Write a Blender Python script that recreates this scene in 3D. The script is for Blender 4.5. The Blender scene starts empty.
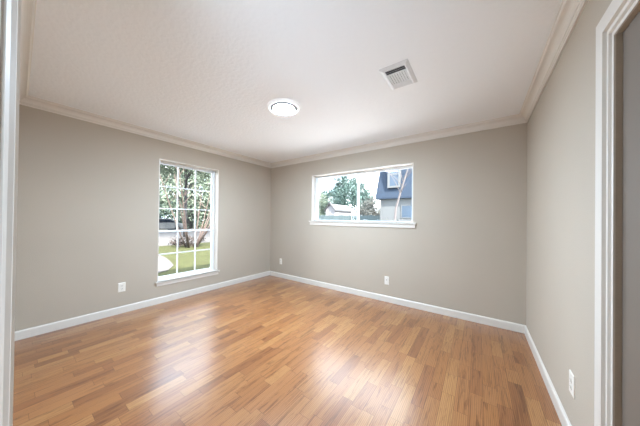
import bpy, math, random
from mathutils import Vector, Matrix

S = bpy.context.scene
COL = S.collection

# ------------------------------------------------------------------ camera
W = 4.086           # length of the back wall
H = 2.44            # ceiling height
CP = (3.65797, -3.48395, 1.24299)
YAW, PITCH, ROLL, FPX = -0.64780, 0.00661, 0.012436, 226.068
_f = Vector((math.sin(YAW)*math.cos(PITCH), math.cos(YAW)*math.cos(PITCH), math.sin(PITCH)))
_r0 = Vector((math.cos(YAW), -math.sin(YAW), 0)); _u0 = _r0.cross(_f)
_r = _r0*math.cos(ROLL) + _u0*math.sin(ROLL); _u = -_r0*math.sin(ROLL) + _u0*math.cos(ROLL)
cam = bpy.data.cameras.new('camera'); camo = bpy.data.objects.new('camera', cam); COL.objects.link(camo)
camo.matrix_world = Matrix(((_r.x, _u.x, -_f.x, CP[0]), (_r.y, _u.y, -_f.y, CP[1]), (_r.z, _u.z, -_f.z, CP[2]), (0, 0, 0, 1)))
cam.sensor_fit = 'HORIZONTAL'; cam.sensor_width = 36.0; cam.lens = FPX/640*36
cam.shift_x = 12.535/640; cam.shift_y = 4.357/640
cam.clip_start = 0.01; cam.clip_end = 500
S.camera = camo

# ------------------------------------------------------------------ sky, sun, exposure
world = bpy.data.worlds.new('sky'); S.world = world; world.use_nodes = True
wn = world.node_tree.nodes; wl = world.node_tree.links; wn.clear()
wo = wn.new('ShaderNodeOutputWorld'); wb = wn.new('ShaderNodeBackground')
tc = wn.new('ShaderNodeTexCoord'); ns = wn.new('ShaderNodeTexNoise'); cr = wn.new('ShaderNodeValToRGB')
mp = wn.new('ShaderNodeMapping'); mp.inputs['Scale'].default_value = (1, 1, 3)
ns.inputs['Scale'].default_value = 2.2; ns.inputs['Detail'].default_value = 5
cr.color_ramp.elements[0].position = .38; cr.color_ramp.elements[0].color = (.62, .80, 1.0, 1)
cr.color_ramp.elements[1].position = .62; cr.color_ramp.elements[1].color = (.96, .98, 1.0, 1)
wl.new(tc.outputs['Generated'], mp.inputs['Vector']); wl.new(mp.outputs['Vector'], ns.inputs['Vector'])
wl.new(ns.outputs['Fac'], cr.inputs['Fac']); wl.new(cr.outputs['Color'], wb.inputs['Color'])
wb.inputs['Strength'].default_value = 8.5
wl.new(wb.outputs['Background'], wo.inputs['Surface'])

sun = bpy.data.lights.new('sun', 'SUN'); sun.energy = 28.0; sun.angle = math.radians(1.0); sun.color = (1, .95, .86)
suno = bpy.data.objects.new('sun', sun); COL.objects.link(suno)
suno.rotation_euler = Vector((-.80, .42, -.95)).to_track_quat('-Z', 'Y').to_euler()

LAMP = 740.0          # strength of the ceiling lamp's diffuser
# added fill spot, unseen in the hallway, brightening the room's ceiling through the doorway
hall = bpy.data.lights.new('ceiling_fill_spot', 'SPOT'); hall.energy = 118; hall.color = (.80, 1.0, 1.22)
hall.spot_size = math.radians(80); hall.spot_blend = 1.0; hall.shadow_soft_size = .45
hallo = bpy.data.objects.new('ceiling_fill_spot', hall); COL.objects.link(hallo)
hallo.location = (3.40, -4.30, .90)
hallo.rotation_euler = (Vector((1.9, -1.5, 2.60))-Vector(hallo.location)).to_track_quat('-Z', 'Y').to_euler()

S.view_settings.view_transform = 'Standard'; S.view_settings.look = 'None'
S.view_settings.gamma = 1; S.view_settings.use_curve_mapping = False
S.view_settings.exposure = 0.22

# ------------------------------------------------------------------ helpers
def lin(c):
    return tuple((v/255/12.92) if v/255 <= .04045 else ((v/255+.055)/1.055)**2.4 for v in c)

def mat(name, rgb, rough=.5, noise=0.0, nscale=6.0, bump=0.0, bscale=60.0, spec=.5, metal=0.0, raw=False):
    """procedural principled material: a base colour with soft noise variation and noise bump"""
    m = bpy.data.materials.new(name); m.use_nodes = True
    nt = m.node_tree; b = nt.nodes['Principled BSDF']
    c = rgb if raw else lin(rgb)
    b.inputs['Base Color'].default_value = (*c, 1); b.inputs['Roughness'].default_value = rough
    b.inputs['Specular IOR Level'].default_value = spec; b.inputs['Metallic'].default_value = metal
    t = nt.nodes.new('ShaderNodeTexCoord')
    if noise:
        n = nt.nodes.new('ShaderNodeTexNoise'); n.inputs['Scale'].default_value = nscale; n.inputs['Detail'].default_value = 4
        r = nt.nodes.new('ShaderNodeValToRGB')
        r.color_ramp.elements[0].color = (*[v*(1-noise) for v in c], 1); r.color_ramp.elements[1].color = (*[min(1, v*(1+noise)) for v in c], 1)
        r.color_ramp.elements[0].position = .3; r.color_ramp.elements[1].position = .7
        nt.links.new(t.outputs['Object'], n.inputs['Vector']); nt.links.new(n.outputs['Fac'], r.inputs['Fac'])
        nt.links.new(r.outputs['Color'], b.inputs['Base Color'])
    if bump:
        n = nt.nodes.new('ShaderNodeTexNoise'); n.inputs['Scale'].default_value = bscale; n.inputs['Detail'].default_value = 3
        u = nt.nodes.new('ShaderNodeBump'); u.inputs['Strength'].default_value = bump; u.inputs['Distance'].default_value = .004
        nt.links.new(t.outputs['Object'], n.inputs['Vector']); nt.links.new(n.outputs['Fac'], u.inputs['Height'])
        nt.links.new(u.outputs['Normal'], b.inputs['Normal'])
    return m

def emit(name, rgb, strength):
    m = bpy.data.materials.new(name); m.use_nodes = True
    b = m.node_tree.nodes['Principled BSDF']
    b.inputs['Base Color'].default_value = (.8, .8, .8, 1)
    b.inputs['Emission Color'].default_value = (*rgb, 1); b.inputs['Emission Strength'].default_value = strength
    return m

def glass_mat(name, tint=(1, 1, 1)):
    m = bpy.data.materials.new(name); m.use_nodes = True; nt = m.node_tree; nt.nodes.clear()
    o = nt.nodes.new('ShaderNodeOutputMaterial'); mx = nt.nodes.new('ShaderNodeMixShader')
    tr = nt.nodes.new('ShaderNodeBsdfTransparent'); gl = nt.nodes.new('ShaderNodeBsdfGlossy'); fr = nt.nodes.new('ShaderNodeFresnel')
    tr.inputs['Color'].default_value = (*tint, 1); gl.inputs['Roughness'].default_value = .02; fr.inputs['IOR'].default_value = 1.2
    nt.links.new(fr.outputs['Fac'], mx.inputs['Fac']); nt.links.new(tr.outputs[0], mx.inputs[1]); nt.links.new(gl.outputs[0], mx.inputs[2])
    nt.links.new(mx.outputs[0], o.inputs['Surface'])
    return m

class MB:
    def __init__(s): s.v = []; s.f = []
    def add(s, vs, fs):
        b = len(s.v); s.v += [tuple(v) for v in vs]; s.f += [tuple(i+b for i in f) for f in fs]; return s
    def box(s, a, b):
        (x0, y0, z0), (x1, y1, z1) = a, b
        return s.add([(x0,y0,z0),(x1,y0,z0),(x1,y1,z0),(x0,y1,z0),(x0,y0,z1),(x1,y0,z1),(x1,y1,z1),(x0,y1,z1)],
                     [(0,3,2,1),(4,5,6,7),(0,1,5,4),(1,2,6,5),(2,3,7,6),(3,0,4,7)])
    def quad(s, a, b, c, d): return s.add([a, b, c, d], [(0,1,2,3)])
    def loft(s, A, B, caps=True):
        """two matching closed outlines joined into a solid"""
        n = len(A); fs = [(i, (i+1) % n, n+(i+1) % n, n+i) for i in range(n)]
        if caps: fs += [tuple(range(n-1, -1, -1)), tuple(range(n, 2*n))]
        return s.add(list(A)+list(B), fs)
    def lathe(s, prof, c, n=48):
        """profile (r,z) turned round the vertical through c"""
        vs = []; fs = []
        for r, z in prof:
            for k in range(n):
                a = 2*math.pi*k/n; vs.append((c[0]+r*math.cos(a), c[1]+r*math.sin(a), z))
        for i in range(len(prof)-1):
            for k in range(n):
                fs.append((i*n+k, i*n+(k+1) % n, (i+1)*n+(k+1) % n, (i+1)*n+k))
        return s.add(vs, fs)
    def tube(s, pts, rad, n=8):
        pts = [Vector(p) for p in pts]; vs = []; fs = []
        for i, p in enumerate(pts):
            d = (pts[min(i+1, len(pts)-1)]-pts[max(i-1, 0)]).normalized()
            a = d.cross(Vector((0.31, .87, .2))).normalized(); b = d.cross(a)
            r = rad[i] if isinstance(rad, (list, tuple)) else rad
            for k in range(n):
                t = 2*math.pi*k/n; vs.append(p + (a*math.cos(t)+b*math.sin(t))*r)
        for i in range(len(pts)-1):
            for k in range(n): fs.append((i*n+k, i*n+(k+1) % n, (i+1)*n+(k+1) % n, (i+1)*n+k))
        fs += [tuple(range(n-1, -1, -1)), tuple(range((len(pts)-1)*n, len(pts)*n))]
        return s.add(vs, fs)
    def build(s, name, m, parent=None, smooth=False, bevel=0.0):
        me = bpy.data.meshes.new(name); me.from_pydata(s.v, [], s.f); me.update()
        import bmesh
        bm = bmesh.new(); bm.from_mesh(me); bmesh.ops.recalc_face_normals(bm, faces=bm.faces[:]); bm.to_mesh(me); bm.free()
        if smooth:
            for p in me.polygons: p.use_smooth = True
        o = bpy.data.objects.new(name, me); COL.objects.link(o)
        me.materials.append(m)
        if parent:
            o.parent = parent; o.matrix_parent_inverse = Matrix.Translation(-Vector(parent.location))
        if bevel:
            b = o.modifiers.new('bevel', 'BEVEL'); b.width = bevel; b.segments = 2; b.limit_method = 'ANGLE'
        return o

def struct(o): o['kind'] = 'structure'; return o
def tag(o, label, cat, group=None):
    o['label'] = label; o['category'] = cat
    if group: o['group'] = group
    return o
def empty(name, loc):
    o = bpy.data.objects.new(name, None); COL.objects.link(o); o.location = loc; o.empty_display_size = .05
    return o
def thing(name, loc, label, cat, group=None): return tag(empty(name, loc), label, cat, group)

def grid_wall(us, vs, holes, place, t):
    """one wall of thickness t with rectangular holes, only its outer faces; place(u, v, depth) -> point"""
    mb = MB(); hole = lambda i, j: (not (0 <= i < len(us)-1 and 0 <= j < len(vs)-1)) or (i, j) in holes
    for i in range(len(us)-1):
        for j in range(len(vs)-1):
            if hole(i, j): continue
            u0, u1, v0, v1 = us[i], us[i+1], vs[j], vs[j+1]
            for d in (0, t): mb.quad(place(u0,v0,d), place(u1,v0,d), place(u1,v1,d), place(u0,v1,d))
            for (di, dj, a, b) in ((-1,0,(u0,v0),(u0,v1)), (1,0,(u1,v0),(u1,v1)), (0,-1,(u0,v0),(u1,v0)), (0,1,(u0,v1),(u1,v1))):
                if hole(i+di, j+dj): mb.quad(place(*a,0), place(*b,0), place(*b,t), place(*a,t))
    # weld
    idx = {}; nv = []; mp_ = []
    for v in mb.v:
        k = tuple(round(c, 5) for c in v)
        if k not in idx: idx[k] = len(nv); nv.append(v)
        mp_.append(idx[k])
    mb.v = nv; mb.f = [tuple(mp_[i] for i in f) for f in mb.f]
    return mb

# ------------------------------------------------------------------ materials
M = {}
M['wall'] = mat('greige_wall_paint', (188, 175, 158), .75, noise=.02, nscale=1.5, bump=.25, bscale=140, spec=.25)
M['ceiling'] = mat('textured_white_ceiling', (249, 250, 251), .9, bump=.9, bscale=34, spec=.15)
M['trim'] = mat('white_gloss_trim', (224, 216, 205), .35, noise=.01, nscale=3)
M['vinyl'] = mat('white_window_vinyl', (240, 242, 242), .35, noise=.01, nscale=4)
M['plate'] = mat('white_plastic_plate', (236, 229, 217), .35, noise=.01, nscale=20)
M['slot'] = mat('dark_slot', (60, 56, 52), .6, noise=.1, nscale=30)
M['glass'] = glass_mat('window_glass')
M['doorpaint'] = mat('taupe_door_paint', (120, 107, 95), .55, noise=.02, nscale=2)
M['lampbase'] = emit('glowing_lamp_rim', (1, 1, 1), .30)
M['lampgap'] = mat('grey_lamp_groove', (150, 150, 150), .6, noise=.02, nscale=20)
M['lamp'] = emit('lit_diffuser', (.75, 1.0, 1.28), LAMP)
M['vent'] = mat('white_enamel_register', (226, 226, 226), .4, noise=.02, nscale=30)
M['duct'] = mat('dark_duct', (95, 92, 90), .8, noise=.1, nscale=20)
M['brick'] = mat('outer_brick', (170, 140, 120), .9, noise=.15, nscale=8)
M['roof'] = mat('outer_roof', (120, 115, 112), .9, noise=.1, nscale=8)

def floor_mat():
    m = bpy.data.materials.new('oak_strip_floor'); m.use_nodes = True; nt = m.node_tree; N = nt.nodes; L = nt.links
    b = N['Principled BSDF']
    tcn = N.new('ShaderNodeTexCoord'); sp = N.new('ShaderNodeSeparateXYZ'); L.new(tcn.outputs['Object'], sp.inputs[0])
    def ma(op, a, bb=None, c=None):
        n = N.new('ShaderNodeMath'); n.operation = op
        for i, v in enumerate((a, bb, c)):
            if v is None: continue
            if isinstance(v, (int, float)): n.inputs[i].default_value = v
            else: L.new(v, n.inputs[i])
        return n.outputs[0]
    def wn_(x, y, z=0.0):
        c = N.new('ShaderNodeCombineXYZ')
        for i, v in enumerate((x, y, z)):
            if isinstance(v, (int, float)): c.inputs[i].default_value = v
            else: L.new(v, c.inputs[i])
        w = N.new('ShaderNodeTexWhiteNoise'); w.noise_dimensions = '3D'; L.new(c.outputs[0], w.inputs['Vector']); return w.outputs['Value']
    PW, PL = .0785, .70
    xr = ma('DIVIDE', sp.outputs['X'], PW); row = ma('FLOOR', xr); fx = ma('FRACT', xr)
    off = wn_(row, 3.3); yr = ma('ADD', ma('DIVIDE', sp.outputs['Y'], PL), ma('MULTIPLY', off, 7.0))
    cell = ma('FLOOR', yr); fy = ma('FRACT', yr)
    split = ma('ADD', ma('MULTIPLY', wn_(row, cell, 1.7), .5), .25)
    half = ma('GREATER_THAN', fy, split)
    pid = ma('ADD', ma('MULTIPLY', half, .37), cell)
    r1 = wn_(row, pid, 5.1); r2 = wn_(row, pid, 9.4); r3 = wn_(row, pid, 14.2)
    ramp = N.new('ShaderNodeValToRGB'); L.new(r1, ramp.inputs['Fac'])
    cols = [(0, (137, 86, 47)), (0.12, (148, 94, 54)), (0.3, (160, 105, 58)), (0.55, (163, 108, 63)), (0.8, (168, 115, 67)), (1, (178, 127, 76))]
    e = ramp.color_ramp.elements; e[0].position = 0; e[0].color = (*lin(cols[0][1]), 1); e[1].position = 1; e[1].color = (*lin(cols[-1][1]), 1)
    for p_, c_ in cols[1:-1]: k = e.new(p_); k.color = (*lin(c_), 1)
    # grain, stretched along the plank and shifted on each one
    cv = N.new('ShaderNodeCombineXYZ')
    L.new(ma('ADD', ma('MULTIPLY', sp.outputs['X'], 34.0), ma('MULTIPLY', r2, 50.0)), cv.inputs[0])
    L.new(ma('ADD', ma('MULTIPLY', sp.outputs['Y'], 2.2), ma('MULTIPLY', r3, 40.0)), cv.inputs[1])
    g = N.new('ShaderNodeTexNoise'); g.inputs['Scale'].default_value = 1.05; g.inputs['Detail'].default_value = 6; g.inputs['Roughness'].default_value = .75
    g.inputs['Distortion'].default_value = 1.2
    L.new(cv.outputs[0], g.inputs['Vector'])
    wv = N.new('ShaderNodeTexWave'); wv.inputs['Scale'].default_value = .9; wv.inputs['Distortion'].default_value = 6.0; wv.inputs['Detail'].default_value = 2.5; wv.inputs['Detail Scale'].default_value = .7
    L.new(cv.outputs[0], wv.inputs['Vector'])
    gr = N.new('ShaderNodeValToRGB'); gr.color_ramp.elements[0].position = .36; gr.color_ramp.elements[0].color = (.40, .31, .23, 1)
    gr.color_ramp.elements[1].position = .50; gr.color_ramp.elements[1].color = (1, 1, 1, 1); L.new(g.outputs['Fac'], gr.inputs['Fac'])
    wr = N.new('ShaderNodeValToRGB'); wr.color_ramp.elements[0].color = (.60, .50, .42, 1); wr.color_ramp.elements[1].color = (1.03, 1.03, 1.03, 1); wr.color_ramp.elements[1].position = .38
    L.new(wv.outputs['Fac'], wr.inputs['Fac'])
    def mul(a, bb, fac=1.0):
        n = N.new('ShaderNodeMix'); n.data_type = 'RGBA'; n.blend_type = 'MULTIPLY'
        if isinstance(fac, (int, float)): n.inputs[0].default_value = fac
        else: L.new(fac, n.inputs[0])
        L.new(a, n.inputs[6]); L.new(bb, n.inputs[7]); return n.outputs[2]
    c = mul(ramp.outputs['Color'], gr.outputs['Color'], .75); c = mul(c, wr.outputs['Color'], .8)
    # joints
    ex = ma('MINIMUM', fx, ma('SUBTRACT', 1.0, fx)); jx = ma('LESS_THAN', ex, .012)
    dy = ma('MINIMUM', ma('MINIMUM', fy, ma('SUBTRACT', 1.0, fy)), ma('ABSOLUTE', ma('SUBTRACT', fy, split))); jy = ma('LESS_THAN', dy, .0014)
    j = ma('MAXIMUM', jx, jy)
    dark = N.new('ShaderNodeRGB'); dark.outputs[0].default_value = (.45, .36, .30, 1)
    c = mul(c, dark.outputs[0], j)
    L.new(c, b.inputs['Base Color'])
    b.inputs['Roughness'].default_value = .26
    b.inputs['Specular IOR Level'].default_value = .5
    b.inputs['Coat Weight'].default_value = .8; b.inputs['Coat Roughness'].default_value = .30
    bp = N.new('ShaderNodeBump'); bp.inputs['Strength'].default_value = .2; bp.inputs['Distance'].default_value = .002
    L.new(ma('MULTIPLY', j, -.8), bp.inputs['Height']); L.new(bp.outputs['Normal'], b.inputs['Normal'])
    return m
M['floor'] = floor_mat()

# ------------------------------------------------------------------ room shell
# left wall x=0, back wall y=0, right wall x=W, front wall (very slightly out of square) behind the camera
DY0, DSL = -3.455, -0.01507
dy = lambda x: DY0 + DSL*x
WA = dict(y0=-2.19, y1=-1.255, z0=.305, z1=2.085)      # tall window in the left wall
WB = dict(x0=1.118, x1=2.912, z0=1.197, z1=2.068)      # wide window in the back wall
T = .20
struct(MB().box((-.2, -3.58, -.12), (W+.2, .2, 0)).build('floor', M['floor']))
struct(MB().box((-.2, -5.4, -.12), (W+.2, -3.58, 0)).build('floor_hall', mat('pale_hall_bounce', (205, 202, 198), .95, noise=.05, nscale=40)))  # hall floor made pale to bounce more light onto the room's ceiling
struct(MB().box((-.2, -5.4, H), (W+.9, .2, H+.12)).build('ceiling', M['ceiling']))
mb = grid_wall([-3.7, WA['y0'], WA['y1'], 0], [0, WA['z0'], WA['z1'], H], {(1, 1)}, lambda u, v, d: (-d, u, v), T)
struct(mb.build('wall_left', M['wall']))
mb = grid_wall([-T, WB['x0'], WB['x1'], W], [0, WB['z0'], WB['z1'], H], {(1, 1)}, lambda u, v, d: (u, d, v), T)
struct(mb.build('wall_back', M['wall']))
CO = dict(y0=-2.80, y1=-2.05, z1=1.985)                  # door opening in the right wall
mb = grid_wall([-5.4, CO['y0'], CO['y1'], T], [0, CO['z1'], H], {(1, 0)}, lambda u, v, d: (W+d, u, v), .15)
struct(mb.build('wall_right', M['wall']))
DO = dict(x0=2.86, x1=3.86, z1=2.04)                     # doorway in which the camera stands
mb = grid_wall([0, DO['x0'], DO['x1'], W], [0, DO['z1'], H], {(1, 0)}, lambda u, v, d: (u, dy(u)-d, v), .115)
struct(mb.build('wall_front', M['wall']))
# hallway beyond the doorway, behind the camera
struct(MB().box((1.4, -5.4, 0), (1.5, -3.63, H)).build('wall_hall_left', M['wall']))
struct(MB().box((1.5, -5.4, 0), (W, -5.3, H)).build('wall_hall_back', M['wall']))
# outer shell: unseen roof, its left eave drawn out to lengthen shade on the lawn
struct(MB().box((-1.2, -6.2, H+.14), (W+6, .75, H+.24)).add(
    [(-1.2,-6.2,H+.24),(W+6,-6.2,H+.24),(W+6,.75,H+.24),(-1.2,.75,H+.24),(2.5,-2.7,H+1.5),(W+3,-2.7,H+1.5)],
    [(0,1,5,4),(1,2,5),(2,3,4,5),(3,0,4)]).build('roof', M['roof']))

# mouldings swept round the room's outline with mitred corners
ROOM = [Vector((0, 0)), Vector((W, 0)), Vector((W, dy(W))), Vector((0, dy(0)))]
def inset(d):
    out = []
    for i in range(4):
        a, b, c = ROOM[i-1], ROOM[i], ROOM[(i+1) % 4]
        d1 = (b-a).normalized(); d2 = (c-b).normalized()
        n1 = Vector((d1.y, -d1.x)); n2 = Vector((d2.y, -d2.x))     # inward (outline runs clockwise)
        k = d1.x*d2.y-d1.y*d2.x; p, q = a+n1*d, b+n2*d
        t = ((q-p).x*d2.y-(q-p).y*d2.x)/k; out.append(p+d1*t)
    return out
def run(prof, i, cuts=None):
    """moulding along wall i; cuts = list of (fraction start, fraction end) or None for corner to corner"""
    mb = MB()
    for (s, e) in (cuts or [(0, 1)]):
        A = []; B = []
        for d, z in prof:
            ins = inset(d); p, q = ins[i], ins[(i+1) % 4]
            a, c = ROOM[i], ROOM[(i+1) % 4]; u = (c-a).normalized(); n = Vector((u.y, -u.x)); Lw = (c-a).length
            P = p if s == 0 else a+u*Lw*s+n*d; Q = q if e == 1 else a+u*Lw*e+n*d
            A.append((P.x, P.y, z)); B.append((Q.x, Q.y, z))
        mb.loft(A, B)
    return mb
crown = [(0, H), (.075, H), (.075, H-.008), (.069, H-.011), (.066, H-.018)]
for k in range(7):
    a = k/6*math.pi/2; crown.append((.062-.040*math.sin(a), H-.022-.044*(1-math.cos(a))))
crown += [(.017, H-.069), (.015, H-.076), (.010, H-.080), (.010, H-.090), (0, H-.090)]
base = [(0, 0), (.0145, 0), (.0145, .075), (.012, .083), (.006, .09), (0, .09)]
names = ['back', 'right', 'front', 'left']
LR = abs(dy(W))
cutsR = [(0, 1.93/LR), (2.92/LR, 1)]
xf = lambda x: (W-x)/W
cutsF = [(0, xf(3.96)), (xf(2.76), 1)]
for i in range(4):
    struct(run(crown, i).build('trim_%d' % (i+1), M['trim']))
    struct(run(base, i, {1: cutsR, 2: cutsF}.get(i)).build('baseboard_'+names[i], M['trim']))

# door casings: profile (offset from the outer edge towards the opening, height off the wall)
CAS = [(0, 0), (0, .018), (.004, .021), (.070, .021), (.074, .010), (.080, .0095), (.088, .013), (.096, .0125), (.100, .004), (.106, .004), (.112, .008), (.12, .006), (.12, 0)]
def casing(u0, u1, ztop, place, name, parent, cas=CAS):
    """u0,u1: opening edges, casing wraps outwards; three mitred legs"""
    wd = cas[-1][0]
    legs = MB()
    o = lambda off: wd-off
    A = [place(u0-o(d), 0, h) for d, h in cas]; B = [place(u0-o(d), ztop+o(d), h) for d, h in cas]
    C = [place(u1+o(d), ztop+o(d), h) for d, h in cas]; D = [place(u1+o(d), 0, h) for d, h in cas]
    legs.loft(A, B); legs.loft(B, C); legs.loft(C, D)
    return legs.build(name, M['trim'], parent)

# ------------------------------------------------------------------ closed taupe door in the right wall
d1 = struct(empty('door_1', (W, -2.425, 0)))
casing(CO['y0'], CO['y1'], CO['z1'], lambda u, v, h: (W-h, u, v), 'casing', d1)
MB().box((W+.016, CO['y0']+.002, .006), (W+.052, CO['y1']-.002, CO['z1']-.002)).build('door_slab', M['doorpaint'], d1)
kn = MB()
for k in range(1):
    kn.tube([(W+.016, -2.74, .95), (W+.004, -2.74, .95)], .03, 20)
    kn.tube([(W+.006, -2.74, .95), (W-.03, -2.74, .95)], .011, 16)
    kn.tube([(W-.028, -2.74, .95), (W-.036, -2.74, .95), (W-.052, -2.74, .95), (W-.062, -2.74, .95)], [.016, .026, .026, .014], 20)
kn.build('door_knob', mat('satin_nickel', (190, 186, 178), .3, noise=.03, metal=1.0), d1, smooth=True)

# doorway the camera looks through
d2 = struct(empty('door_2', (3.36, -3.55, 0)))
cas2 = [(0, 0), (0, .022), (.004, .0250), (.046, .0250), (.050, .0178), (.058, .0168), (.066, .0203), (.078, .0193), (.086, .0115), (.100, .006), (.100, 0)]
casing(DO['x0'], DO['x1'], DO['z1'], lambda u, v, h: (u, dy(u)+h, v), 'casing', d2, cas2)
casing(DO['x0'], DO['x1'], DO['z1'], lambda u, v, h: (u, dy(u)-.115-h, v), 'hall_casing', d2, cas2)
j = MB()
for a, b in ((DO['x0']-.0, DO['x0']+.004), (DO['x1']-.004, DO['x1'])):
    j.box((a, dy(a)-.115, 0), (b, dy(a)-.001, DO['z1']))
j.box((DO['x0'], dy(3.3)-.113, DO['z1']-.004), (DO['x1'], dy(3.3)-.003, DO['z1']))
j.build('door_jamb', M['trim'], d2)

# ------------------------------------------------------------------ windows
def bars(mb, u0, u1, v0, v1, w, place, d0, d1):
    """rectangular frame of bar width w (l,r,b,t)"""
    l, r, b, t = w if isinstance(w, tuple) else (w,)*4
    def bx(a0, a1, b0, b1): 
        p = place(a0, b0, d0); q = place(a1, b1, d1)
        mb.box(tuple(min(x, y) for x, y in zip(p, q)), tuple(max(x, y) for x, y in zip(p, q)))
    bx(u0, u0+l, v0, v1); bx(u1-r, u1, v0, v1); bx(u0+l, u1-r, v0, v0+b); bx(u0+l, u1-r, v1-t, v1)
    return bx

# window 1: tall single-hung window, three lites wide, three rows over two
w1 = struct(empty('window_1', (-.12, (WA['y0']+WA['y1'])/2, WA['z0'])))
PA = lambda u, v, d: (-d, u, v)
a0, a1, b0, b1 = WA['y0'], WA['y1'], WA['z0'], WA['z1']
mb = MB(); e = .002
lin_ = .010
for bx in (((-T, a0, b0), (-.001, a0+lin_, b1)), ((-T, a1-lin_, b0), (-.001, a1, b1)), ((-T, a0+lin_, b1-lin_), (-.001, a1-lin_, b1))):
    mb.box(*bx)
mb.build('jamb_lining', M['trim'], w1)
a0 += lin_; a1 -= lin_; b1 -= lin_
mb = MB(); bars(mb, a0, a1, b0, b1, (.018, .028, .022, .020), PA, .115, .175); mb.build('window_frame', M['vinyl'], w1)
zm = b0+.022+(b1-.020-b0-.022)*.405
i0, i1 = a0+.018, a1-.028
def sash(name, v0, v1, d0, d1, rows, edge):
    mb = MB(); bx = bars(mb, i0, i1, v0, v1, edge, PA, d0, d1); sh = mb.build('sash', M['vinyl'], w1)
    l, r, b_, t_ = edge
    g0, g1, h0, h1 = i0+l, i1-r, v0+b_, v1-t_
    mm = MB(); dc = (d0+d1)/2
    for k in (1, 2):
        u = g0+(g1-g0)*k/3; mm.box((-dc-.007, u-.0085, h0), (-dc+.007, u+.0085, h1))
    for k in range(1, rows):
        v = h0+(h1-h0)*k/rows; mm.box((-dc-.006, g0, v-.0085), (-dc+.006, g1, v+.0085))
    mm.build('muntins', M['vinyl'], sh)
    MB().box((-dc-.002, g0-.004, h0-.004), (-dc+.002, g1+.004, h1+.004)).build('pane', M['glass'], sh)
    return sh
sash('upper', zm-.013, b1-.020, .148, .170, 3, (.013, .014, .028, .015))
sash('lower', b0+.022, zm+.015, .120, .144, 2, (.014, .018, .028, .028))
MB().box((-.115, a0, WA['z0']), (.028, a1, WA['z0']+.012)).box((0.0005, WA['y0']-.028, WA['z0']-.012), (.028, WA['y1']+.03, WA['z0']+.012)).build('window_sill', M['trim'], w1, bevel=.003)
MB().box((0.0005, WA['y0']-.012, WA['z0']-.055), (.013, WA['y1']+.012, WA['z0']-.013)).build('sill_apron', M['trim'], w1, bevel=.002)

# window 2: wide horizontal slider
w2 = struct(empty('window_2', ((WB['x0']+WB['x1'])/2, .12, WB['z0'])))
PB = lambda u, v, d: (u, d, v)
a0, a1, b0, b1 = WB['x0'], WB['x1'], WB['z0'], WB['z1']
mb = MB()
for bx in (((a0, .001, b0), (a0+lin_, T, b1)), ((a1-lin_, .001, b0), (a1, T, b1)), ((a0+lin_, .001, b1-lin_), (a1-lin_, T, b1))): mb.box(*bx)
mb.build('jamb_lining', M['trim'], w2)
a0 += lin_; a1 -= lin_; b1 -= lin_
mb = MB(); bars(mb, a0, a1, b0, b1, (.020, .022, .016, .016), PB, .112, .178); mb.build('window_frame', M['vinyl'], w2)
xm = 2.005
for (u0, u1, d0, d1, ww) in ((a0+.020, xm+.018, .118, .140, (.040, .030, .014, .016)), (xm-.014, a1-.022, .146, .170, (.028, .018, .014, .016))):
    mb = MB(); bars(mb, u0, u1, b0+.016, b1-.016, ww, PB, d0, d1); sh = mb.build('sash', M['vinyl'], w2)
    dc = (d0+d1)/2
    MB().box((u0+ww[0]-.004, dc-.002, b0+.016+ww[2]-.004), (u1-ww[1]+.004, dc+.002, b1-.016-ww[3]+.004)).build('pane', M['glass'], sh)
MB().box((a0, -.03, WB['z0']), (a1, .112, WB['z0']+.012)).box((WB['x0']-.045, -.03, WB['z0']-.014), (WB['x1']+.045, -.0005, WB['z0']+.012)).build('window_sill', M['trim'], w2, bevel=.003)
MB().box((WB['x0']-.03, -.016, WB['z0']-.068), (WB['x1']+.03, -.0005, WB['z0']-.015)).build('sill_apron', M['trim'], w2, bevel=.002)

# ------------------------------------------------------------------ wall outlets
def outlet(name, loc, rz, wd, ht, label, kind='duplex', group=None):
    """built facing +Y at the origin, then turned"""
    t = thing(name, (0, 0, 0), label, 'wall outlet', group)
    def plate(d): 
        return [(-wd/2+.004*(1-d)*0, 0, -ht/2)]
    a = [(-wd/2, 0, -ht/2), (wd/2, 0, -ht/2), (wd/2, 0, ht/2), (-wd/2, 0, ht/2)]
    q = .005
    b = [(-wd/2+q, .006, -ht/2+q), (wd/2-q, .006, -ht/2+q), (wd/2-q, .006, ht/2-q), (-wd/2+q, .006, ht/2-q)]
    a2 = [(x, .003, z) for x, y, z in a]
    m = MB(); m.loft(a, a2); m.loft(a2, b); m.build('faceplate', M['plate'], t)
    if kind == 'duplex':
        for s in (-1, 1):
            zc = s*.0195
            ring = [(.0165*math.cos(2*math.pi*k/20), max(-.0135, min(.0135, .0165*math.sin(2*math.pi*k/20)))) for k in range(20)]
            rc = MB().loft([(x, .0055, z+zc) for x, z in ring], [(x, .0085, z+zc) for x, z in ring]).build('receptacle', M['plate'], t)
            sl = MB()
            for sx, hh in ((-.0063, .0045), (.0063, .0036)): sl.box((sx-.0012, .008, zc+.002-hh), (sx+.0012, .0089, zc+.002+hh))
            sl.tube([(0, .008, zc-.0075), (0, .0089, zc-.0075)], .0025, 10)
            sl.build('slots', M['slot'], rc)
        MB().tube([(0, .0055, 0), (0, .0068, 0)], .003, 12).build('screw', M['plate'], t)
    else:
        MB().tube([(0, .0055, .012), (0, .013, .012)], .0055, 14).build('jack', mat('brass_jack', (120, 105, 80), .4, noise=.05, metal=.8), t)
        for zz in (-.042, .042): MB().tube([(0, .0055, zz), (0, .0066, zz)], .0028, 12).build('screw', M['plate'], t)
    t.location = loc; t.rotation_euler = (0, 0, rz)
    return t
outlet('wall_outlet', (0, -2.594, .333), -math.pi/2, .076, .116, 'white outlet on the left wall, left of the tall paned window')
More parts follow.
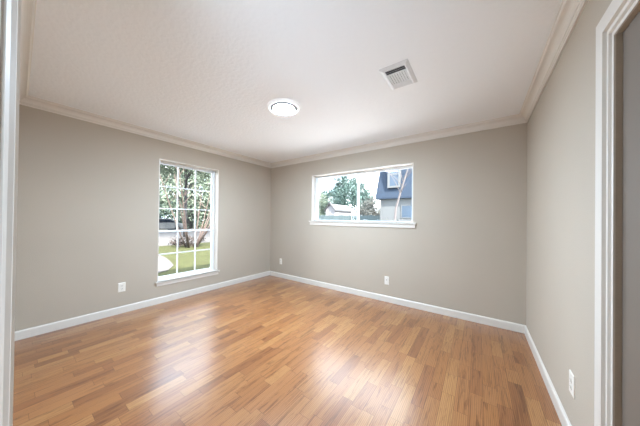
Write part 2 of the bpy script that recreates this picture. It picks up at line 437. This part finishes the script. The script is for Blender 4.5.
outlet('wall_outlet', (2.55, 0, .319), math.pi, .066, .122, 'small white outlet plate low on the back wall under the wide window', kind='jack')
outlet('wall_outlet', (.33, 0, .338), math.pi, .066, .122, 'tiny white outlet low on the back wall close to the far corner')
outlet('wall_outlet', (W, -1.555, .331), math.pi/2, .080, .122, 'white outlet low on the right wall near the door casing')

# ------------------------------------------------------------------ ceiling lamp
LC = (1.990, -1.722)
lt = thing('ceiling_light', (LC[0], LC[1], H), 'round white flush ceiling light, switched on, in the middle of the ceiling', 'ceiling light')
MB().lathe([(0, H), (.172, H), (.174, H-.004), (.173, H-.020), (.168, H-.025), (.160, H-.027), (.150, H-.027), (.148, H-.024), (.147, H-.016), (.146, H-.002)], LC, 64).build('trim_ring', M['lampbase'], lt, smooth=False)
MB().lathe([(.1465, H-.020), (.1145, H-.0215)], LC, 64).build('groove', M['lampgap'], lt)
MB().lathe([(.1145, H-.0145), (.1145, H-.0275), (.1115, H-.0300)], LC, 64).build('diffuser_rim', M['lampgap'], lt)
MB().lathe([(.1115, H-.0300), (.100, H-.0335), (.08, H-.0360), (.04, H-.0380), (0.001, H-.0383)], LC, 64).build('diffuser', M['lamp'], lt, smooth=True)

# ------------------------------------------------------------------ air register in the ceiling
vx0, vx1, vy0, vy1 = 3.014, 3.232, -1.716, -1.370
vt = thing('air_vent', ((vx0+vx1)/2, (vy0+vy1)/2, H), 'white rectangular louvred air vent in the ceiling near the right wall', 'air vent')
ox0, ox1, oy0, oy1 = vx0+.034, vx1-.034, vy0+.040, vy1-.030
def ring(x0, x1, y0, y1, z): return [(x0, y0, z), (x1, y0, z), (x1, y1, z), (x0, y1, z)]
fr = MB(); R = [ring(vx0, vx1, vy0, vy1, H), ring(vx0+.002, vx1-.002, vy0+.002, vy1-.002, H-.005), ring(ox0-.010, ox1+.010, oy0-.010, oy1+.010, H-.013), ring(ox0, ox1, oy0, oy1, H-.012), ring(ox0, ox1, oy0, oy1, H-.001)]
for A, B in zip(R, R[1:]): fr.loft(A, B, caps=False)
fr.build('vent_frame', M['vent'], vt)
MB().box((ox0, oy0, H-.003), (ox1, oy1, H-.001)).build('duct_opening', M['duct'], vt)
def slat(mb, p, q, nrm, w=.011, th=.0012, tilt=.6):
    p, q = Vector(p), Vector(q); n = Vector(nrm); up = Vector((0, 0, 1))
    a = (n*math.sin(tilt)+up*math.cos(tilt))*w/2; b = (n*math.cos(tilt)-up*math.sin(tilt))*th/2
    mb.loft([p+a+b, p+a-b, p-a-b, p-a+b], [q+a+b, q+a-b, q-a-b, q-a+b])
yb = oy0+.066; yc = oy1-.048
for k in range(3):
    y = oy0+.010+k*.024; m = MB(); slat(m, (ox0, y, H-.0085), (ox1, y, H-.0085), (0, 1, 0), tilt=.95, w=.012); m.build('louvre', M['vent'], vt)
for k in range(8):
    x = ox0+.009+(ox1-ox0-.018)*k/7; m = MB(); slat(m, (x, yb, H-.0085), (x, yc, H-.0085), (1, 0, 0), tilt=-1.22, w=.0205); m.build('louvre', M['vent'], vt)
for k in range(3):
    y = oy1-.006-k*.016; m = MB(); slat(m, (ox0, y, H-.0085), (ox1, y, H-.0085), (0, 1, 0), tilt=-1.1, w=.017); m.build('louvre', M['vent'], vt)
for y in (yb, yc): MB().box((ox0, y-.003, H-.013), (ox1, y+.003, H-.003)).build('divider', M['vent'], vt)

# ------------------------------------------------------------------ outdoors
GZ = -.35
G = lambda x, y, dz=0: (x, y, GZ+dz)
M['grass'] = mat('lawn', (52, 54, 32), .95, noise=.22, nscale=3.5, bump=.6, bscale=20, spec=.1)
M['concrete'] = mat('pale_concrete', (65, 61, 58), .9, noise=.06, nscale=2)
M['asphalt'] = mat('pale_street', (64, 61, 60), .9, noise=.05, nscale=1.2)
M['kerb'] = mat('grey_kerb', (60, 58, 56), .9, noise=.08, nscale=4)
M['bark'] = mat('pinkish_bark', (82, 69, 64), .9, noise=.2, nscale=12)
M['palebark'] = mat('pale_grey_bark', (78, 73, 73), .9, noise=.15, nscale=12)
M['darkbark'] = mat('grey_bark', (44, 42, 42), .9, noise=.2, nscale=12)
M['leaf'] = mat('grey_green_leaves', (88, 99, 85), .7, noise=.35, nscale=1.2, spec=.3)
M['pine'] = mat('blue_green_needles', (53, 73, 69), .7, noise=.3, nscale=1.0, spec=.3)
M['bush'] = mat('dull_bush_leaves', (68, 70, 68), .8, noise=.3, nscale=1.5, spec=.2)
M['shingle'] = mat('blue_shingles', (14, 32, 50), .85, noise=.15, nscale=6, bump=.5, bscale=12)
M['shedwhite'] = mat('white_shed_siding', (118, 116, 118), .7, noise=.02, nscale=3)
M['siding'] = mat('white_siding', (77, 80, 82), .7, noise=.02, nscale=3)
M['winblue'] = mat('blue_reflecting_pane', (38, 51, 65), .15, noise=.12, nscale=1.5)
M['fence'] = mat('blue_grey_fence_boards', (63, 76, 79), .85, noise=.12, nscale=7)
M['shedroof'] = mat('grey_shed_roof', (57, 58, 60), .8, noise=.08, nscale=4)
M['iron'] = mat('dark_post', (16, 17, 21), .5, noise=.05, nscale=8)
M['car'] = mat('white_car_paint', (83, 84, 84), .25, noise=.01)
M['carglass'] = mat('car_glass', (19, 24, 32), .1, noise=.05)
M['tyre'] = mat('tyre', (7, 7, 8), .8, noise=.05)
M['bluehouse'] = mat('slate_blue_siding', (34, 44, 57), .8, noise=.05, nscale=2)

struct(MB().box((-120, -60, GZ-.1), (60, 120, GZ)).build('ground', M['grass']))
M['bounce_slab'] = mat('white_bounce_paving', (178, 178, 178), .9, noise=.03, nscale=2)
struct(MB().box((-2.9, .22, GZ), (9.0, 8.5, GZ+.03)).build('bounce_slab', M['bounce_slab']))  # added slab below the sightline, bouncing daylight up through the wide window
struct(MB().box((-2.75, -7.0, GZ), (-.22, .20, GZ+.03)).build('bounce_strip', M['bounce_slab']))  # added pale strip, out of view, throwing daylight up through the tall window
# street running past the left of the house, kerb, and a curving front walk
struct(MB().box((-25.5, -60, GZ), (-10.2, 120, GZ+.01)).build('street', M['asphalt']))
struct(MB().box((-26.0, -60, GZ), (-25.5, 120, GZ+.14)).build('trim_kerb', M['kerb']))
path = [(-3.2, -3.2), (-3.3, -1.6), (-3.7, -.6), (-4.3, -.2), (-5.1, .02), (-6.0, .22), (-6.8, .32), (-7.15, .12), (-7.3, -1.0), (-7.3, -3.2)]
mb = MB().loft([(x, y, GZ) for x, y in path], [(x, y, GZ+.02) for x, y in path])
struct(mb.build('path', M['concrete']))

def leaves(mb, c, rad, n, size, rng, clumps=14):
    cs = []
    for _ in range(clumps):
        while True:
            p = Vector((rng.uniform(-1, 1), rng.uniform(-1, 1), rng.uniform(-1, 1)))
            if p.length < 1: break
        cs.append(Vector((c[0]+p.x*rad[0], c[1]+p.y*rad[1], c[2]+p.z*rad[2])))
    for _ in range(n):
        k = rng.choice(cs); s = .36
        p = k+Vector((rng.gauss(0, s*rad[0]*.6), rng.gauss(0, s*rad[1]*.6), rng.gauss(0, s*rad[2]*.6)))
        if p.z < GZ+.05: p.z = GZ+.05+rng.random()*.3
        a = Vector((rng.uniform(-1, 1), rng.uniform(-1, 1), rng.uniform(-1, 1))).normalized()
        b = a.orthogonal().normalized()*size*rng.uniform(.5, 1.1); a = a*size*rng.uniform(.7, 1.3)
        mb.add([p-a, p+b*.5, p+a, p-b*.5], [(0, 1, 2, 3)])
    return mb
def branches(mb, base, top, r0, rng, n=6, spread=1.5):
    b, t = Vector(base), Vector(top); mid = b.lerp(t, .5)+Vector((rng.uniform(-.2, .2), rng.uniform(-.2, .2), 0))
    mb.tube([b, b.lerp(mid, .5), mid, mid.lerp(t, .5), t], [r0, r0*.9, r0*.75, r0*.55, r0*.2], 8)
    for _ in range(n):
        s = b.lerp(t, rng.uniform(.4, .9)); e_ = s+Vector((rng.uniform(-1, 1)*spread, rng.uniform(-1, 1)*spread, rng.uniform(.3, 1)*spread))
        mb.tube([s, s.lerp(e_, .5)+Vector((0, 0, .1)), e_], [r0*.4, r0*.28, r0*.1], 6)
def tree(name, x, y, h, rad, n, size, seed, label, leafm, barkm, r0=.2, cz=.62, group=None, clumps=34, k=1.0):
    # k pushes a tree farther away and makes it that much bigger
    x, y = CP[0]+(x-CP[0])*k, CP[1]+(y-CP[1])*k; h = (h+GZ-CP[2])*k+CP[2]-GZ; rad = tuple(r*k for r in rad); size *= k; r0 *= k
    rng = random.Random(seed); t = thing(name, G(x, y), label, 'tree', group)
    mb = MB(); branches(mb, G(x, y, -.02), G(x+rng.uniform(-.3, .3), y, h*.92), r0, rng, 8, rad[0]*.6); mb.build('trunk', barkm, t, smooth=True)
    leaves(MB(), G(x, y, h*cz), rad, n, size, rng, clumps).build('foliage', leafm, t)
    return t

# multi-stemmed bare tree on the front lawn
rng = random.Random(4)
cm = thing('bare_tree', G(-8.7, 2.45), 'bare multi-stemmed tree with pinkish stems on the lawn outside the tall window', 'tree')
mb = MB()
for k in range(10):
    a = rng.uniform(0, 6.28); s = rng.uniform(.6, 2.3); b0_ = Vector(G(-8.7+.3*math.cos(a), 2.45+.3*math.sin(a), -.02)); hh = rng.uniform(2.6, 4.4)
    p = [b0_+Vector((math.cos(a)*s*t**.9, math.sin(a)*s*t**.9, hh*t)) for t in (0, .25, .5, .75, 1)]
    mb.tube(p, [.04, .034, .028, .02, .008], 7)
    for _ in range(4):
        q = p[2].lerp(p[4], rng.random()); e_ = q+Vector((rng.uniform(-.6, .6), rng.uniform(-.6, .6), rng.uniform(.4, 1.1))); mb.tube([q, e_], [.018, .005], 5)
mb.build('stems', M['bark'], cm, smooth=True)
rng = random.Random(9)
leaves(MB(), G(-9.1, 2.55, .3), (.75, .75, .28), 700, .06, rng).build('foliage', mat('reddish_twigs', (54, 45, 42), .9, noise=.3, nscale=6), cm)

# oaks across the street and their dark leaning trunks
tree('oak_tree', -29, 12.0, 9.0, (6.5, 7.0, 4.4), 15000, .20, 11, 'big grey-green oak straight across the street outside the tall window', M['leaf'], M['darkbark'], .38, .58, clumps=50)
tree('oak_tree', -31, 20.5, 9.5, (6.0, 6.0, 4.2), 9000, .20, 12, 'oak across the street at the right edge of the tall window', M['leaf'], M['darkbark'], .40, .58, k=1.55, clumps=50)
tree('oak_tree', -36, 5.5, 9.0, (5.5, 6.0, 4.4), 9000, .20, 13, 'bluish oak across the street at the left edge of the tall window', M['pine'], M['darkbark'], .36, .60, k=1.75)
tree('oak_tree', -15.0, 5.0, 8.2, (4.6, 5.6, 1.8), 22000, .12, 14, 'near oak hanging its crown over the street above the tall window view', M['leaf'], M['darkbark'], .14, .80, clumps=60)
bh = thing('house', G(-98, 17), 'low slate blue house far across the street outside the tall window', 'house')
MB().box(G(-106, 4, 0), G(-97, 32, 4.2)).build('wall', M['bluehouse'], bh)
MB().loft([G(-107, 3.4, 4.2), G(-96, 3.4, 4.2), G(-101.5, 3.4, 7.4)], [G(-107, 32.6, 4.2), G(-96, 32.6, 4.2), G(-101.5, 32.6, 7.4)]).build('roof', M['shedroof'], bh)
for y in (8, 13, 18, 24):
    f = MB().box(G(-97, y-1.1, 1.2), G(-96.93, y+1.1, 2.9)).build('window_frame', M['shedroof'], bh); MB().box(G(-96.93, y-1, 1.3), G(-96.9, y+1, 2.8)).build('pane', M['winblue'], f)
rng = random.Random(31)
hg = thing('hedge', G(-40, 14), 'tall bluish hedge behind the white parked car outside the tall window', 'hedge')
leaves(MB(), G(-40, 14, 2.6), (.7, 7.5, 2.3), 9000, .20, rng, 60).build('foliage', M['pine'], hg)
hb = MB()
for k in range(9): hb.tube([G(-40, 7.5+k*1.6, -.02), G(-40.1, 7.7+k*1.6, 3.4)], [.07, .03], 6)
hb.build('stems', M['darkbark'], hg)
# parked white car across the street
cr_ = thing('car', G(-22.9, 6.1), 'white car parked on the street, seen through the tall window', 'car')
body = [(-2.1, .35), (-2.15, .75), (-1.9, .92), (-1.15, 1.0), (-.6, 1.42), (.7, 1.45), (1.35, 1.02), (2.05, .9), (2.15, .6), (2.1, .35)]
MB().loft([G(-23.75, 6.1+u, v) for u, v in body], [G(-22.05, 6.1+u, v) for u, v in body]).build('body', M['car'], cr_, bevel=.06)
gl = [(-1.0, 1.03), (-.55, 1.37), (.62, 1.39), (1.15, 1.04)]
MB().loft([G(-23.77, 6.1+u, v) for u, v in gl], [G(-22.03, 6.1+u, v) for u, v in gl]).build('car_window', M['carglass'], cr_)
for u in (-1.35, 1.35):
    for xx in (-23.70, -22.20): MB().tube([G(xx, 6.1+u, .33), G(xx+.2, 6.1+u, .33)], .33, 18).build('wheel', M['tyre'], cr_)

# --- behind the back wall: neighbour's house
HY = 13.0
nh = thing('house', (-2.1, HY, GZ), 'neighbouring house with blue shingled mansard roof and white lower wall behind the wide window', 'house')
nh_x0, nh_x1 = -2.12, 7.0
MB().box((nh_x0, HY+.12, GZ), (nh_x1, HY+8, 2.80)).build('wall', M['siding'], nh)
ro = MB()
lo = [(-2.46, HY-.12, 2.75), (nh_x1+.3, HY-.12, 2.75), (nh_x1+.3, HY+8.3, 2.75), (-2.46, HY+8.3, 2.75)]
lo2 = [(x, y, 2.86) for x, y, z in lo]
up = [(-2.22, HY+.38, 5.5), (nh_x1-.1, HY+.38, 5.5), (nh_x1-.1, HY+7.7, 5.5), (-2.22, HY+7.7, 5.5)]
ro.loft(lo, lo2); ro.loft(lo2, up); ro.build('mansard_roof', M['shingle'], nh)
dz0, dz1, dx0, dx1 = 3.52, 5.25, -1.56, -.72
dm = MB().box((dx0, HY-.10, dz0), (dx1, HY+.5, dz1+.12)).build('dormer', M['siding'], nh)
f = MB(); bars(f, dx0, dx1, dz0, dz1, (.16, .09, .13, .1), PB, HY-.16, HY-.101); f.box((dx0+.16, HY-.15, 4.43), (dx1-.09, HY-.105, 4.53)); f = f.build('window_frame', M['siding'], nh)
MB().box((dx0+.16, HY-.13, dz0+.13), (dx1-.09, HY-.102, dz1-.1)).build('pane', M['winblue'], f)
f = MB(); bars(f, -.68, 1.0, 1.38, 2.30, .05, PB, HY+.08, HY+.119); f = f.build('window_frame', M['siding'], nh)
MB().box((-.63, HY+.10, 1.43), (.95, HY+.119, 2.25)).build('pane', M['winblue'], f)
MB().box((nh_x0-.02, HY+.06, GZ), (nh_x0+.10, HY+.119, 2.74)).build('corner_board', M['siding'], nh)

# leaning bare tree in front of it
lt_ = thing('bare_tree', (.62, 7.0, GZ), 'thin bare tree leaning in front of the neighbouring house outside the wide window', 'tree')
mb = MB(); mb.tube([(.62, 7, GZ-.02), (.66, 7, 1.2), (.69, 7, 1.75), (.87, 7, 2.4), (1.10, 7, 3.2), (1.30, 7, 3.9), (1.45, 7, 5)], [.055, .05, .045, .04, .032, .026, .014], 9)
rng = random.Random(5)
for k in range(14):
    t0 = Vector((.87, 7, 2.4)).lerp(Vector((1.45, 7, 5)), rng.random()); e_ = t0+Vector((rng.uniform(-.7, .8), rng.uniform(-.5, .5), rng.uniform(.2, .9)))
    mb.tube([t0, t0.lerp(e_, .5)+Vector((0, 0, .06)), e_], [.02, .014, .005], 5)
mb.build('trunk', M['palebark'], lt_, smooth=True)
bs = thing('shrub', (1.35, 5.4, GZ), 'dark low shrub in front of the leaning bare tree outside the wide window', 'shrub')
leaves(MB(), (1.35, 5.4, .60), (.7, .4, .60), 1500, .05, rng).build('foliage', M['bush'], bs)

# board fence between the two lots
fe = thing('fence', (-7, 14, GZ), 'blue grey board fence running left from the neighbouring house', 'fence')
mb = MB(); x = -16.0
while x < -2.2:
    mb.box((x, 14, GZ), (x+.135, 14.02, 1.58+.02*math.sin(x*7))); x += .15
mb.build('boards', M['fence'], fe)
MB().box((-16, 14.02, .1), (-2.2, 14.06, .19)).box((-16, 14.02, 1.1), (-2.2, 14.06, 1.19)).build('rails', M['fence'], fe)
for k in range(6): MB().box((-16+k*2.7, 14.06, GZ), (-15.9+k*2.7, 14.16, 1.5)).build('post', M['fence'], fe)

# white shed beyond the fence
sd = thing('shed', (-12.3, 25, GZ), 'small white shed with grey gable roof beyond the fence, seen through the wide window', 'shed')
y0 = 24.0
A = [(-13.85, 2.55), (-13.1, 3.40), (-12.35, 2.55), (-12.35, GZ), (-13.85, GZ)]
MB().loft([(x, y0, z) for x, z in A], [(x, y0+5.2, z) for x, z in A]).build('wall', M['shedwhite'], sd)
R1 = [(-14.02, 2.38), (-13.1, 3.42), (-12.18, 2.38), (-12.18, 2.52), (-13.1, 3.58), (-14.02, 2.52)]
R2 = [(-14.02, 2.38), (-13.1, 2.70), (-12.18, 2.38), (-12.18, 2.52), (-13.1, 2.85), (-14.02, 2.52)]
MB().loft([(x, y0-.25, z) for x, z in R1], [(x, y0+5.5, z) for x, z in R2]).build('roof', M['shedroof'], sd)
MB().box((-12.348, y0+1.2, GZ), (-12.30, y0+3.4, 1.85)).build('door', mat('pale_grey_door', (72, 73, 73), .6, noise=.03), sd)
lp = thing('lamp_post', (-10.2, 19, GZ), 'dark lamp post standing before the white shed', 'lamp post')
MB().tube([(-10.2, 19, GZ), (-10.2, 19, 2.75)], [.06, .045], 10).build('post', M['iron'], lp, smooth=True)
MB().tube([(-10.2, 19, 2.75), (-10.2, 19, 2.85), (-10.2, 19, 3.08), (-10.2, 19, 3.2)], [.05, .13, .16, .03], 8).build('lantern', M['iron'], lp)
tg = 'trees beyond the fence'
tree('pine_tree', -15.0, 32, 10.0, (2.4, 2.0, 3.4), 7000, .16, 21, 'tall pine rising highest behind the shed, left of the slider\'s middle bar', M['pine'], M['darkbark'], .26, .70, tg)
tree('pine_tree', -12.6, 33, 8.2, (2.0, 1.6, 3.0), 5200, .16, 22, 'pine just right of the wide window\'s middle bar', M['pine'], M['darkbark'], .22, .66, tg, k=1.65)
tree('broad_tree', -18.0, 33, 6.8, (2.8, 2, 2.6), 6500, .16, 23, 'dark bluish broad tree directly behind the white shed', M['pine'], M['darkbark'], .2, .60, tg, k=1.32)
tree('broad_tree', -22.5, 34, 6.6, (3.0, 2, 2.7), 6500, .16, 24, 'grey green broad tree at the left edge of the wide window', M['leaf'], M['darkbark'], .2, .58, tg)
tree('broad_tree', -9.6, 31, 4.6, (2.1, 1.5, 1.9), 4500, .13, 25, 'low greyish tree between the pine and the blue-roofed house', M['bush'], M['darkbark'], .15, .60, tg)
tree('broad_tree', -7.0, 33, 4.2, (2.2, 1.5, 1.8), 4500, .13, 26, 'low greyish tree close beside the blue-roofed house', M['bush'], M['darkbark'], .15, .60, tg, k=1.3)
